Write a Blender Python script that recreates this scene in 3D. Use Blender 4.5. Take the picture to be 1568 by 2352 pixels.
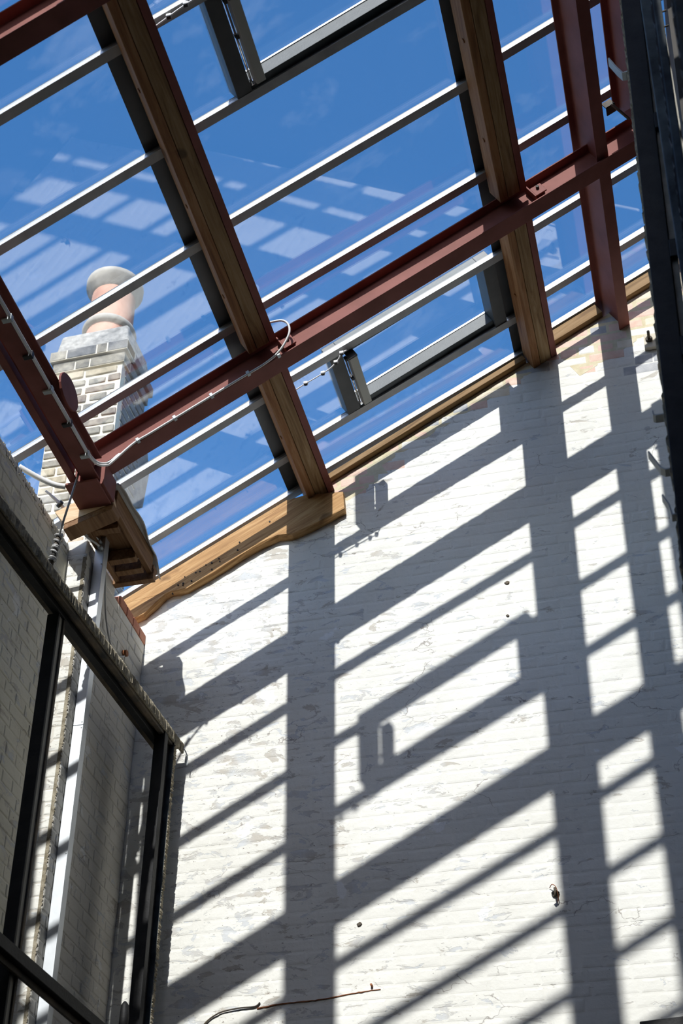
import bpy, math, random
from mathutils import Vector, Matrix
random.seed(11)
scene = bpy.context.scene
COL = scene.collection
for _o in list(bpy.data.objects):
    bpy.data.objects.remove(_o)

# ------------------------------------------------------------------ camera
CAM = Vector((0.0, -7.0, 1.6))
RIGHT = Vector((0.964985, 0.260748, 0.028528))
DOWN = Vector((-0.104168, 0.480764, -0.870641))
FWD = Vector((-0.240733, 0.837184, 0.491092))
cd = bpy.data.cameras.new('camera')
cam = bpy.data.objects.new('camera', cd)
COL.objects.link(cam)
m = Matrix.Identity(4)
for i in range(3):
    m[i][0] = RIGHT[i]; m[i][1] = -DOWN[i]; m[i][2] = -FWD[i]; m[i][3] = CAM[i]
cam.matrix_world = m
cd.sensor_fit = 'VERTICAL'
cd.sensor_height = 36.0
cd.sensor_width = 24.0
cd.lens = 55.014
cd.shift_x = 0.02287
cd.shift_y = 0.30027
cd.clip_end = 400
cd.dof.use_dof = True
cd.dof.focus_distance = 8.6
cd.dof.aperture_fstop = 3.2
scene.camera = cam

# ------------------------------------------------------------------ exposure
vs = scene.view_settings
vs.view_transform = 'Standard'
vs.look = 'None'
vs.gamma = 1.0
vs.use_curve_mapping = False
vs.exposure = 0.0

scene.cycles.max_bounces = 8
scene.cycles.diffuse_bounces = 3
scene.cycles.glossy_bounces = 3
# ------------------------------------------------------------------ world: clear blue sky, paler towards the horizon
w = bpy.data.worlds.new('sky')
scene.world = w
w.use_nodes = True
nt = w.node_tree
nt.nodes.clear()
sk = nt.nodes.new('ShaderNodeTexSky')
sk.sky_type = 'NISHITA'
sk.sun_disc = False
sk.sun_elevation = math.radians(38.7)
sk.sun_rotation = math.pi
sk.air_density = 1.0
sk.dust_density = 1.0
sk.ozone_density = 3.0
hs = nt.nodes.new('ShaderNodeHueSaturation')
hs.inputs['Saturation'].default_value = 1.27
bg = nt.nodes.new('ShaderNodeBackground')
ow = nt.nodes.new('ShaderNodeOutputWorld')
nt.links.new(sk.outputs[0], hs.inputs['Color'])
nt.links.new(hs.outputs[0], bg.inputs[0])
nt.links.new(bg.outputs[0], ow.inputs[0])
bg.inputs[1].default_value = 0.312


# ------------------------------------------------------------------ sun
sd = bpy.data.lights.new('sun', 'SUN')
sd.energy = 6.3
sd.angle = math.radians(0.53)
sd.color = (1.0, 0.985, 0.955)
sun = bpy.data.objects.new('sun', sd)
COL.objects.link(sun)
sun.location = (0, -20, 25)
sun.rotation_euler = Vector((0.022, 1.0, -0.802)).to_track_quat('-Z', 'Y').to_euler()

# ================================================================== materials
def nodes_of(name):
    mt = bpy.data.materials.new(name)
    mt.use_nodes = True
    n = mt.node_tree
    b = n.nodes['Principled BSDF']
    return mt, n, b

def N(n, kind, **kw):
    x = n.nodes.new(kind)
    for k, v in kw.items():
        setattr(x, k, v)
    return x

def noise(n, vec, scale, detail=4, rough=0.55, dist=0.0):
    x = N(n, 'ShaderNodeTexNoise')
    x.inputs['Scale'].default_value = scale
    x.inputs['Detail'].default_value = detail
    x.inputs['Roughness'].default_value = rough
    x.inputs['Distortion'].default_value = dist
    n.links.new(vec, x.inputs['Vector'])
    return x.outputs['Fac']

def ramp(n, fac, *stops):
    x = N(n, 'ShaderNodeValToRGB')
    cr = x.color_ramp
    while len(cr.elements) > 1:
        cr.elements.remove(cr.elements[-1])
    for i, (p, c) in enumerate(stops):
        if not isinstance(c, tuple):
            c = (c, c, c)
        el = cr.elements[0] if i == 0 else cr.elements.new(p)
        el.position = p
        el.color = (*c[:3], 1)
    n.links.new(fac, x.inputs[0])
    return x.outputs[0]

def mix(n, fac, a, b, blend='MIX'):
    x = N(n, 'ShaderNodeMix', data_type='RGBA', blend_type=blend)
    for s, v in ((0, fac), (6, a), (7, b)):
        if hasattr(v, 'links'):
            n.links.new(v, x.inputs[s])
        elif s == 0:
            x.inputs[0].default_value = v
        else:
            x.inputs[s].default_value = (*v[:3], 1)
    return x.outputs[2]

def math_(n, op, a, b=None):
    x = N(n, 'ShaderNodeMath', operation=op)
    for i, v in enumerate((a, b)):
        if v is None:
            continue
        if hasattr(v, 'links'):
            n.links.new(v, x.inputs[i])
        else:
            x.inputs[i].default_value = v
    return x.outputs[0]

def bump(n, b, h, strength=0.3, dist=0.01):
    x = N(n, 'ShaderNodeBump')
    x.inputs['Strength'].default_value = strength
    x.inputs['Distance'].default_value = dist
    n.links.new(h, x.inputs['Height'])
    n.links.new(x.outputs[0], b.inputs['Normal'])

def wpos(n):
    return N(n, 'ShaderNodeNewGeometry').outputs['Position']

def opos(n):
    return N(n, 'ShaderNodeTexCoord').outputs['Object']

def mapped(n, vec, scale=(1, 1, 1), rot=(0, 0, 0)):
    x = N(n, 'ShaderNodeMapping')
    x.inputs['Scale'].default_value = scale
    x.inputs['Rotation'].default_value = rot
    n.links.new(vec, x.inputs['Vector'])
    return x.outputs[0]

def mat_simple(name, c1, c2, scale=8, rough=0.6, metal=0.0, bstr=0.15, bdist=0.003, spec=0.4, detail=5):
    mt, n, b = nodes_of(name)
    p = wpos(n)
    f = noise(n, p, scale, detail)
    col = ramp(n, f, (0.32, c1), (0.7, c2))
    n.links.new(col, b.inputs['Base Color'])
    b.inputs['Roughness'].default_value = rough
    b.inputs['Metallic'].default_value = metal
    b.inputs['Specular IOR Level'].default_value = spec
    if bstr:
        bump(n, b, noise(n, p, scale * 9, 4), bstr, bdist)
    return mt

def mat_paint(name, base=(0.845, 0.838, 0.785), tone=(0.765, 0.752, 0.69), wear=0.5, left=True, grime=0.0):
    """old limewash / masonry paint over brick with flaked patches and hairline cracks"""
    mt, n, b = nodes_of(name)
    p = wpos(n)
    big = noise(n, p, 1.3, 5, 0.6)
    col = mix(n, ramp(n, big, (0.38, 0.0), (0.66, 1.0)), base, tone)
    # how worn the paint is: the old, rougher part of the wall lies towards the corner
    sx = N(n, 'ShaderNodeSeparateXYZ'); n.links.new(p, sx.inputs[0])
    if left:
        mr = N(n, 'ShaderNodeMapRange')
        mr.inputs['From Min'].default_value = -0.9
        mr.inputs['From Max'].default_value = -2.5
        mr.inputs['To Min'].default_value = 0.0
        mr.inputs['To Max'].default_value = 1.0
        n.links.new(sx.outputs['X'], mr.inputs['Value'])
        worn = mr.outputs[0]
    else:
        worn = None
    pst = mapped(n, p, (1.0, 1.0, 2.2))
    fl = noise(n, pst, 7.0, 6, 0.66, 0.6)
    if worn is not None:
        flw = math_(n, 'ADD', fl, math_(n, 'MULTIPLY', worn, 0.075))
    else:
        flw = math_(n, 'ADD', fl, 0.05 * wear)
    flake = ramp(n, flw, (0.615, 0.0), (0.632, 1.0))
    under = mix(n, ramp(n, noise(n, p, 5.0, 3), (0.42, 0.0), (0.6, 1.0)), (0.60, 0.625, 0.65), (0.50, 0.455, 0.39))
    col = mix(n, math_(n, 'MULTIPLY', flake, 0.75), col, under)
    # bright fresh-paint blots
    blot = ramp(n, noise(n, p, 3.1, 6, 0.6, 0.3), (0.66, 0.0), (0.675, 1.0))
    col = mix(n, math_(n, 'MULTIPLY', blot, 0.6), col, (0.93, 0.945, 0.955))
    # pits and chips
    sp_ = noise(n, mapped(n, p, (1, 1, 1.8)), 42.0, 3, 0.5, 0.4)
    spw = math_(n, 'ADD', sp_, math_(n, 'MULTIPLY', worn, 0.05)) if worn is not None else math_(n, 'ADD', sp_, 0.02)
    pit = ramp(n, spw, (0.735, 0.0), (0.755, 1.0))
    col = mix(n, math_(n, 'MULTIPLY', pit, 0.8), col, (0.22, 0.18, 0.15))
    # hairline cracks, broken up by a second noise
    vo = N(n, 'ShaderNodeTexVoronoi', feature='DISTANCE_TO_EDGE')
    vo.inputs['Scale'].default_value = 3.2
    wv = N(n, 'ShaderNodeVectorMath', operation='ADD')
    nz = N(n, 'ShaderNodeTexNoise'); nz.inputs['Scale'].default_value = 6; nz.inputs['Detail'].default_value = 5
    n.links.new(p, nz.inputs['Vector'])
    vs_ = N(n, 'ShaderNodeVectorMath', operation='SCALE'); vs_.inputs['Scale'].default_value = 0.22
    n.links.new(nz.outputs['Color'], vs_.inputs[0])
    n.links.new(mapped(n, p, (0.6, 1, 1.7)), wv.inputs[0]); n.links.new(vs_.outputs[0], wv.inputs[1])
    n.links.new(wv.outputs[0], vo.inputs['Vector'])
    crk = ramp(n, vo.outputs['Distance'], (0.0, 1.0), (0.009, 0.0))
    gate = ramp(n, noise(n, p, 2.3, 3), (0.56, 0.0), (0.6, 1.0))
    crack = math_(n, 'MULTIPLY', crk, gate)
    col = mix(n, math_(n, 'MULTIPLY', crack, 0.75), col, (0.2, 0.16, 0.14))
    if grime:
        g = ramp(n, noise(n, mapped(n, p, (1, 1, 0.5)), 3.0, 6, 0.62), (0.35, 0.0), (0.75, 1.0))
        col = mix(n, math_(n, 'MULTIPLY', g, grime), col, (0.30, 0.27, 0.22))
    n.links.new(col, b.inputs['Base Color'])
    b.inputs['Roughness'].default_value = 0.8
    b.inputs['Specular IOR Level'].default_value = 0.25
    h = math_(n, 'SUBTRACT', noise(n, p, 18, 6, 0.62), math_(n, 'MULTIPLY', flake, 0.30))
    bump(n, b, h, 0.5, 0.008)
    return mt

def mat_wood(name, c1, c2, c3, axis='Y', scale=1.0, rough=0.7, knots=True):
    mt, n, b = nodes_of(name)
    p = wpos(n)
    st = {'Y': (14, 0.9, 14), 'X': (0.9, 14, 14), 'S': (1, 14, 14)}[axis]
    rot = (0, 0, 0)
    if axis == 'S':
        rot = (0, math.radians(30.2), 0)
    q = mapped(n, mapped(n, p, (1, 1, 1), rot), tuple(v * scale for v in st))
    g = noise(n, q, 2.2, 7, 0.62, 1.4)
    col = ramp(n, g, (0.3, c1), (0.5, c2), (0.68, c3))
    if knots:
        kn = noise(n, p, 5.0, 2, 0.4)
        k = ramp(n, kn, (0.70, 0.0), (0.74, 1.0))
        col = mix(n, math_(n, 'MULTIPLY', k, 0.7), col, tuple(v * 0.45 for v in c1))
    n.links.new(col, b.inputs['Base Color'])
    b.inputs['Roughness'].default_value = rough
    b.inputs['Specular IOR Level'].default_value = 0.3
    bump(n, b, g, 0.35, 0.004)
    return mt

def mat_glass():
    mt = bpy.data.materials.new('roof_glass')
    mt.use_nodes = True
    n = mt.node_tree
    n.nodes.clear()
    out = N(n, 'ShaderNodeOutputMaterial')
    tr = N(n, 'ShaderNodeBsdfTransparent'); tr.inputs[0].default_value = (0.985, 0.993, 0.995, 1)
    gl = N(n, 'ShaderNodeBsdfGlossy'); gl.inputs['Roughness'].default_value = 0.004
    gl.inputs['Color'].default_value = (1.0, 0.97, 0.95, 1)
    fr = N(n, 'ShaderNodeLayerWeight'); fr.inputs['Blend'].default_value = 0.5
    fac = math_(n, 'ADD', math_(n, 'MULTIPLY', math_(n, 'POWER', fr.outputs['Facing'], 5.0), 0.9), 0.125)
    m1 = N(n, 'ShaderNodeMixShader')
    n.links.new(fac, m1.inputs[0]); n.links.new(tr.outputs[0], m1.inputs[1]); n.links.new(gl.outputs[0], m1.inputs[2])
    # dust film and wiped smears on the outside
    df = N(n, 'ShaderNodeBsdfTranslucent'); df.inputs[0].default_value = (0.75, 0.74, 0.70, 1)
    p = wpos(n)
    d1 = noise(n, mapped(n, p, (1.0, 1.6, 1.0)), 1.6, 8, 0.62, 0.2)
    d = ramp(n, d1, (0.58, 0.0), (0.85, 0.07))
    m2 = N(n, 'ShaderNodeMixShader')
    n.links.new(d, m2.inputs[0]); n.links.new(m1.outputs[0], m2.inputs[1]); n.links.new(df.outputs[0], m2.inputs[2])
    n.links.new(m2.outputs[0], out.inputs[0])
    return mt

M = {}
M['paint'] = mat_paint('white_masonry_paint')
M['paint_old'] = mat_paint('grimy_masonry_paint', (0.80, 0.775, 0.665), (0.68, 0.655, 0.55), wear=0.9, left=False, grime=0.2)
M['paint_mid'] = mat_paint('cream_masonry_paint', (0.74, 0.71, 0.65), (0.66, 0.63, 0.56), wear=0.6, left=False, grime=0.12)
M['brick_pink'] = mat_simple('bare_pink_brick', (0.74, 0.50, 0.40), (0.84, 0.66, 0.54), 14, 0.9, bstr=0.4, bdist=0.004)
M['brick_buff'] = mat_simple('bare_buff_brick', (0.80, 0.68, 0.50), (0.88, 0.80, 0.66), 14, 0.9, bstr=0.4, bdist=0.004)
M['brick_slate'] = mat_simple('bare_blue_grey_brick', (0.36, 0.37, 0.39), (0.62, 0.62, 0.62), 11, 0.9, bstr=0.4, bdist=0.004)
M['brick_red'] = mat_simple('bare_red_brick', (0.44, 0.17, 0.10), (0.56, 0.26, 0.17), 14, 0.9, bstr=0.4, bdist=0.004)
M['mortar_yellow'] = mat_simple('yellow_lime_mortar', (0.64, 0.56, 0.36), (0.76, 0.69, 0.51), 20, 0.95, bstr=0.4, bdist=0.004)
M['mortar_rough'] = mat_simple('rough_mortar_remnant', (0.20, 0.17, 0.115), (0.46, 0.41, 0.31), 26, 0.95, bstr=0.8, bdist=0.006)
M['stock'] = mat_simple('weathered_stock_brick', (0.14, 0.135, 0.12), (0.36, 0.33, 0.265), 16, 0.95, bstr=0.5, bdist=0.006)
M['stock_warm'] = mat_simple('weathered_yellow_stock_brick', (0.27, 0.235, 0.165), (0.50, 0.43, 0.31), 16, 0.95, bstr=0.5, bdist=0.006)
M['stock_dark'] = mat_simple('dark_stock_brick', (0.10, 0.105, 0.11), (0.22, 0.22, 0.215), 12, 0.95, bstr=0.5, bdist=0.006)  # dark brick of the corbels, also puts shade into the chimney side
M['mortar_cream'] = mat_simple('cream_repointed_mortar', (0.62, 0.56, 0.43), (0.74, 0.69, 0.57), 30, 0.95, bstr=0.3, bdist=0.004)
M['concrete'] = mat_simple('cement_flaunching', (0.20, 0.20, 0.19), (0.42, 0.41, 0.385), 24, 0.95, bstr=0.6, bdist=0.006)
M['terracotta'] = mat_simple('clay_pot_terracotta', (0.40, 0.21, 0.15), (0.58, 0.34, 0.25), 7, 0.85, bstr=0.2)
M['pot_grey'] = mat_simple('grey_weathered_clay_rim', (0.26, 0.24, 0.21), (0.42, 0.40, 0.36), 9, 0.9, bstr=0.3)
M['red_steel'] = mat_simple('red_oxide_primed_steel', (0.19, 0.060, 0.045), (0.265, 0.09, 0.072), 5, 0.62, spec=0.25, bstr=0.08)
M['alu'] = mat_simple('aluminium_bright_tone', (0.50, 0.51, 0.52), (0.60, 0.61, 0.62), 4, 0.36, metal=0.75, bstr=0.05)
M['alu_dim'] = mat_simple('aluminium_shade_tone', (0.26, 0.28, 0.29), (0.34, 0.36, 0.37), 4, 0.45, metal=0.6, bstr=0.05)  # darker copy of the bar aluminium, shades its upper side strip
M['alu_bottom'] = mat_simple('aluminium_underside_shade', (0.30, 0.30, 0.30), (0.40, 0.40, 0.395), 9, 0.55, metal=0.35, bstr=0.1)  # duller copy of the bar aluminium, underside shade in the colour
M['anthracite'] = mat_simple('anthracite_coated_flashing', (0.055, 0.062, 0.068), (0.085, 0.092, 0.098), 5, 0.38, spec=0.6, bstr=0.04)
M['vent_grey'] = mat_simple('grey_green_vent_frame', (0.036, 0.046, 0.048), (0.060, 0.072, 0.074), 18, 0.5, spec=0.5, bstr=0.2)
M['vent_dark'] = mat_simple('dark_grey_vent_rail', (0.05, 0.053, 0.054), (0.075, 0.078, 0.078), 7, 0.5, spec=0.5, bstr=0.06)
M['box_beige'] = mat_simple('beige_grey_actuator_housing', (0.42, 0.42, 0.37), (0.48, 0.48, 0.43), 5, 0.5, bstr=0.03)
M['chrome'] = mat_simple('polished_steel', (0.75, 0.76, 0.78), (0.85, 0.86, 0.87), 4, 0.15, metal=1.0, bstr=0)
M['galv'] = mat_simple('galvanised_sheet', (0.62, 0.65, 0.68), (0.72, 0.75, 0.78), 7, 0.42, metal=0.55, bstr=0.06)
M['galv_dull'] = mat_simple('dull_galvanised_strap', (0.42, 0.46, 0.47), (0.55, 0.59, 0.60), 9, 0.55, metal=0.3, bstr=0.1)
M['white_cable'] = mat_simple('white_pvc_cable', (0.74, 0.73, 0.71), (0.80, 0.79, 0.77), 6, 0.45, bstr=0)
M['grey_cable'] = mat_simple('grey_pvc_cable', (0.40, 0.40, 0.39), (0.48, 0.48, 0.47), 6, 0.5, bstr=0)
M['black_plastic'] = mat_simple('black_plastic', (0.012, 0.012, 0.013), (0.025, 0.025, 0.027), 6, 0.5, bstr=0)
M['black_steel'] = mat_simple('black_painted_old_steel', (0.008, 0.008, 0.009), (0.024, 0.024, 0.024), 9, 0.6, spec=0.25, bstr=0.35, bdist=0.004)
M['rusty_steel'] = mat_simple('rust_stained_old_steel', (0.035, 0.034, 0.032), (0.17, 0.125, 0.075), 7, 0.7, bstr=0.5, bdist=0.005)
M['blue_steel'] = mat_simple('blue_grey_flaking_steel', (0.022, 0.026, 0.031), (0.12, 0.14, 0.145), 6, 0.65, spec=0.2, bstr=0.4, bdist=0.004)
M['olive_steel'] = mat_simple('olive_grey_steel_edge', (0.14, 0.135, 0.11), (0.27, 0.255, 0.215), 8, 0.6, bstr=0.3)
M['bronze_edge'] = mat_simple('pale_worn_bar_face', (0.30, 0.28, 0.23), (0.42, 0.39, 0.33), 8, 0.6, bstr=0.2)
M['rust'] = mat_simple('rust', (0.22, 0.075, 0.03), (0.42, 0.17, 0.07), 30, 0.9, bstr=0.6, bdist=0.004)
M['lead'] = mat_simple('grey_lead_sheet', (0.50, 0.50, 0.48), (0.66, 0.66, 0.64), 10, 0.55, metal=0.0, bstr=0.3, bdist=0.006)
M['felt'] = mat_simple('plaster_plate', (0.62, 0.55, 0.42), (0.72, 0.66, 0.54), 16, 0.8, bstr=0.2)
M['purlin_a'] = mat_wood('brown_purlin_timber', (0.13, 0.068, 0.026), (0.28, 0.165, 0.07), (0.38, 0.255, 0.135))
M['purlin_b'] = mat_wood('orange_brown_purlin_timber', (0.17, 0.068, 0.022), (0.30, 0.135, 0.05), (0.38, 0.20, 0.09))
M['oak'] = mat_wood('old_oak', (0.26, 0.125, 0.045), (0.47, 0.26, 0.10), (0.60, 0.375, 0.17), 'S')  # the oak's own orange-brown grain
M['batten'] = mat_wood('amber_batten_timber', (0.15, 0.08, 0.03), (0.25, 0.145, 0.055), (0.33, 0.205, 0.095), 'S')
M['new_timber'] = mat_wood('pale_softwood', (0.56, 0.36, 0.19), (0.70, 0.50, 0.31), (0.78, 0.60, 0.41), 'X')
M['gutter_timber'] = mat_wood('brown_softwood_boards', (0.14, 0.065, 0.026), (0.24, 0.125, 0.055), (0.32, 0.185, 0.095))
M['glass'] = mat_glass()
M['floor'] = mat_simple('dusty_concrete_floor', (0.17, 0.155, 0.13), (0.24, 0.22, 0.19), 2.5, 0.9, bstr=0.2)
M['plain_wall'] = mat_simple('dark_unseen_surface', (0.055, 0.05, 0.045), (0.09, 0.085, 0.08), 2.5, 0.9, bstr=0.2)  # near-black to keep unseen surfaces from bouncing light

# ================================================================== mesh helpers
WL = {}          # world location of every object

def link(o, parent, loc):
    COL.objects.link(o)
    WL[o] = Vector(loc)
    if parent is not None:
        o.parent = parent
        o.location = Vector(loc) - WL[parent]
    else:
        o.location = loc
    return o

def tag(o, label=None, cat=None, group=None, kind=None):
    if label: o['label'] = label
    if cat: o['category'] = cat
    if group: o['group'] = group
    if kind: o['kind'] = kind
    return o

def empty(name, loc, label=None, cat=None, group=None, kind=None):
    o = bpy.data.objects.new(name, None)
    o.empty_display_size = 0.05
    link(o, None, loc)
    return tag(o, label, cat, group, kind)

class MB:
    def __init__(self):
        self.v = []; self.f = []; self.mi = []; self.sm = []
    def add(self, verts, faces, mi=0, smooth=False):
        b = len(self.v)
        self.v += [tuple(p) for p in verts]
        for fc in faces:
            self.f.append(tuple(b + i for i in fc)); self.mi.append(mi); self.sm.append(smooth)
        return self
    def hexa(self, c, mi=0):
        """c: 8 corners, bottom four then top four, same order"""
        return self.add(c, [(3, 2, 1, 0), (4, 5, 6, 7), (0, 1, 5, 4), (1, 2, 6, 5), (2, 3, 7, 6), (3, 0, 4, 7)], mi)
    def box(self, x0, x1, y0, y1, z0, z1, mi=0):
        return self.hexa([(x0, y0, z0), (x1, y0, z0), (x1, y1, z0), (x0, y1, z0), (x0, y0, z1), (x1, y0, z1), (x1, y1, z1), (x0, y1, z1)], mi)
    def prism(self, poly, fa, fb, mi=0):
        """poly: list of 2-D points; fa, fb map a point to the two end positions"""
        k = len(poly)
        v = [fa(*p) for p in poly] + [fb(*p) for p in poly]
        f = [tuple(range(k))[::-1], tuple(range(k, 2 * k))]
        for i in range(k):
            j = (i + 1) % k
            f.append((i, j, k + j, k + i))
        return self.add(v, f, mi)
    def tube(self, pts, r, seg=8, mi=0, closed=True):
        pts = [Vector(p) for p in pts]
        rs = r if isinstance(r, (list, tuple)) else [r] * len(pts)
        v = []; f = []
        up = Vector((0.13, 0.21, 1)).normalized()
        for i, p in enumerate(pts):
            d = (pts[min(i + 1, len(pts) - 1)] - pts[max(i - 1, 0)]).normalized()
            a = d.cross(up)
            if a.length < 1e-4: a = d.cross(Vector((1, 0, 0)))
            a.normalize(); bb = d.cross(a).normalized()
            for s in range(seg):
                t = 2 * math.pi * s / seg
                v.append(p + (a * math.cos(t) + bb * math.sin(t)) * rs[i])
        for i in range(len(pts) - 1):
            for s in range(seg):
                s2 = (s + 1) % seg
                f.append((i * seg + s, i * seg + s2, (i + 1) * seg + s2, (i + 1) * seg + s))
        self.add(v, f, mi, True)
        if closed:
            b = len(self.v) - len(v)
            self.f.append(tuple(b + s for s in range(seg))[::-1]); self.mi.append(mi); self.sm.append(False)
            self.f.append(tuple(b + (len(pts) - 1) * seg + s for s in range(seg))); self.mi.append(mi); self.sm.append(False)
        return self
    def lathe(self, prof, c, seg=28, mi=0):
        v = []; f = []
        for r, z in prof:
            for s in range(seg):
                t = 2 * math.pi * s / seg
                v.append((c[0] + r * math.cos(t), c[1] + r * math.sin(t), c[2] + z))
        for i in range(len(prof) - 1):
            for s in range(seg):
                s2 = (s + 1) % seg
                f.append((i * seg + s, i * seg + s2, (i + 1) * seg + s2, (i + 1) * seg + s))
        return self.add(v, f, mi, True)
    def mesh(self, name, mats, off):
        me = bpy.data.meshes.new(name)
        me.from_pydata([(p[0] - off[0], p[1] - off[1], p[2] - off[2]) for p in self.v], [], self.f)
        for mt in (mats if isinstance(mats, (list, tuple)) else [mats]):
            me.materials.append(M[mt])
        me.polygons.foreach_set('material_index', self.mi)
        me.polygons.foreach_set('use_smooth', self.sm)
        me.update()
        return me
    def build(self, name, mats, parent=None, bevel=0.0, fix=True):
        xs = [p[0] for p in self.v]; ys = [p[1] for p in self.v]; zs = [p[2] for p in self.v]
        loc = ((min(xs) + max(xs)) / 2, (min(ys) + max(ys)) / 2, min(zs))
        me = self.mesh(name, mats, loc)
        if fix:
            import bmesh
            bm = bmesh.new(); bm.from_mesh(me)
            bmesh.ops.recalc_face_normals(bm, faces=bm.faces)
            bm.to_mesh(me); bm.free()
        o = bpy.data.objects.new(name, me)
        link(o, parent, loc)
        if bevel:
            md = o.modifiers.new('bevel', 'BEVEL')
            md.width = bevel; md.segments = 2; md.limit_method = 'ANGLE'
        return o

# roof frame: s runs up the slope (to the right), n is square to the slope, y is level
TH = math.radians(30.2)
CS, SN = math.cos(TH), math.sin(TH)
OX, OZ = -1.977, 7.992
def rp(s, y, n):
    return (OX + s * CS - n * SN, y, OZ + s * SN + n * CS)
def rake_z(x, n):
    """height of the line n = const at this x"""
    s = (x - OX + n * SN) / CS
    return OZ + s * SN + n * CS
def rbox(mb, s0, s1, y0, y1, n0, n1, dn=0.0, mi=0):
    """dn: change of n from s0 to s1"""
    return mb.hexa([rp(s0, y0, n0), rp(s1, y0, n0 + dn), rp(s1, y1, n0 + dn), rp(s0, y1, n0),
                    rp(s0, y0, n1), rp(s1, y0, n1 + dn), rp(s1, y1, n1 + dn), rp(s0, y1, n1)], mi)

# ================================================================== the setting
XL = -3.235      # face of the left wall
XP = -3.12       # face of the pier in the corner
YP = -0.875      # front of the pier
XR = 0.34
YF = -8.2
ZT = 7.10        # top of the left wall and the pier

o = MB().box(XL - 0.3, XR + 0.3, YF - 0.3, 0.32, -0.2, 0.0).build('floor', 'floor'); tag(o, kind='structure')
o = MB().box(XR, XR + 0.25, YF, 0.0, 0.0, rake_z(XR, 0.05)).build('wall_right', 'plain_wall'); tag(o, kind='structure')
o = MB().box(0.215, XR - 0.001, -2.15, -0.006, 0.0, rake_z(0.215, 0.0)).build('wall_right_blocker', 'plain_wall'); tag(o, kind='structure')  # unseen nib added to cut the lit wall's reflection in the glass
b = MB()
b.prism([(XL, 0), (XR, 0), (XR, rake_z(XR, 0.05)), (XL, rake_z(XL, 0.05))], lambda x, z: (x, YF - 0.25, z), lambda x, z: (x, YF, z))
o = b.build('wall_front', 'plain_wall'); tag(o, kind='structure')

# back wall: a core whose face is the joint plane, bricks stand proud of it
NW = 0.064
b = MB()
def wl(x, z): return (x, 0.0, z)
def wh(x, z): return (x, 0.22, z)
b.prism([(-3.40, 4.34), (XR, 4.34), (XR, rake_z(XR, NW)), (-3.40, rake_z(-3.40, NW))], wl, wh)
wall_back = b.build('wall_back', 'paint'); tag(wall_back, kind='structure')
o = MB().box(-3.40, XR, 0.0, 0.22, 0.0, 4.339).build('wall_back_base', 'plain_wall'); tag(o, kind='structure')  # unseen lower wall, made dark to cut bounce light and reflections

def clip(poly, a, bq, c):
    """keep the part of poly with a*x + b*z <= c"""
    out = []
    for i in range(len(poly)):
        p, q = poly[i], poly[(i + 1) % len(poly)]
        dp = a * p[0] + bq * p[1] - c; dq = a * q[0] + bq * q[1] - c
        if dp <= 0: out.append(p)
        if (dp < 0) != (dq < 0):
            t = dp / (dp - dq)
            out.append((p[0] + (q[0] - p[0]) * t, p[1] + (q[1] - p[1]) * t))
    return out

def brick_verts(mb, poly, to3, proud, cham, mi=0, rnd=0.0):
    """a brick face on a wall: chamfered slab; to3(u, v, d) with d = distance out of the wall"""
    k = len(poly)
    cx = sum(p[0] for p in poly) / k; cz = sum(p[1] for p in poly) / k
    inner = []
    for p in poly:
        dx, dz = p[0] - cx, p[1] - cz
        ex = max(abs(dx) - cham, 0.002) * (1 if dx >= 0 else -1)
        ez = max(abs(dz) - cham, 0.002) * (1 if dz >= 0 else -1)
        inner.append((cx + ex, cz + ez))
    v = [to3(*p, -0.004) for p in poly] + [to3(*p, proud * 0.35) for p in poly]
    v += [to3(*p, proud + random.uniform(-rnd, rnd)) for p in inner]
    f = [tuple(range(2 * k, 3 * k))]
    for i in range(k):
        j = (i + 1) % k
        f += [(i, j, k + j, k + i), (k + i, k + j, 2 * k + j, 2 * k + i)]
    mb.add(v, f, mi)

def lay_bricks(u0, u1, v0, v1, seed, holes=None, top=None):
    """English bond: returns a list of polygons (u, v) clipped to the wall"""
    rd = random.Random(seed)
    out = []
    row = 0
    v = v0
    H, J = 0.0650, 0.0095
    while v < v1:
        header = (row % 2 == 1)
        L = 0.103 if header else 0.2155
        u = u0 - (0.056 if header else 0.0) - rd.uniform(0, 0.006)
        while u < u1:
            ll = L + rd.uniform(-0.006, 0.006)
            jz = rd.uniform(-0.0025, 0.0025)
            a, c = u + rd.uniform(0, 0.003), u + ll
            q = [(a, v + jz + rd.uniform(-0.0015, 0.0015)), (c, v + jz + rd.uniform(-0.0015, 0.0015)),
                 (c - rd.uniform(0, 0.003), v + H + jz + rd.uniform(-0.002, 0.001)), (a, v + H + jz + rd.uniform(-0.002, 0.001))]
            q = clip(q, -1, 0, -u0); q = clip(q, 1, 0, u1) if q else q
            if q and top: q = clip(q, *top)
            if q and len(q) >= 3:
                us = [p[0] for p in q]; zs = [p[1] for p in q]
                if max(us) - min(us) > 0.025 and max(zs) - min(zs) > 0.015:
                    out.append(q)
            u += ll + J
        v += H + J + rd.uniform(-0.001, 0.001)
        row += 1
    return out

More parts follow.
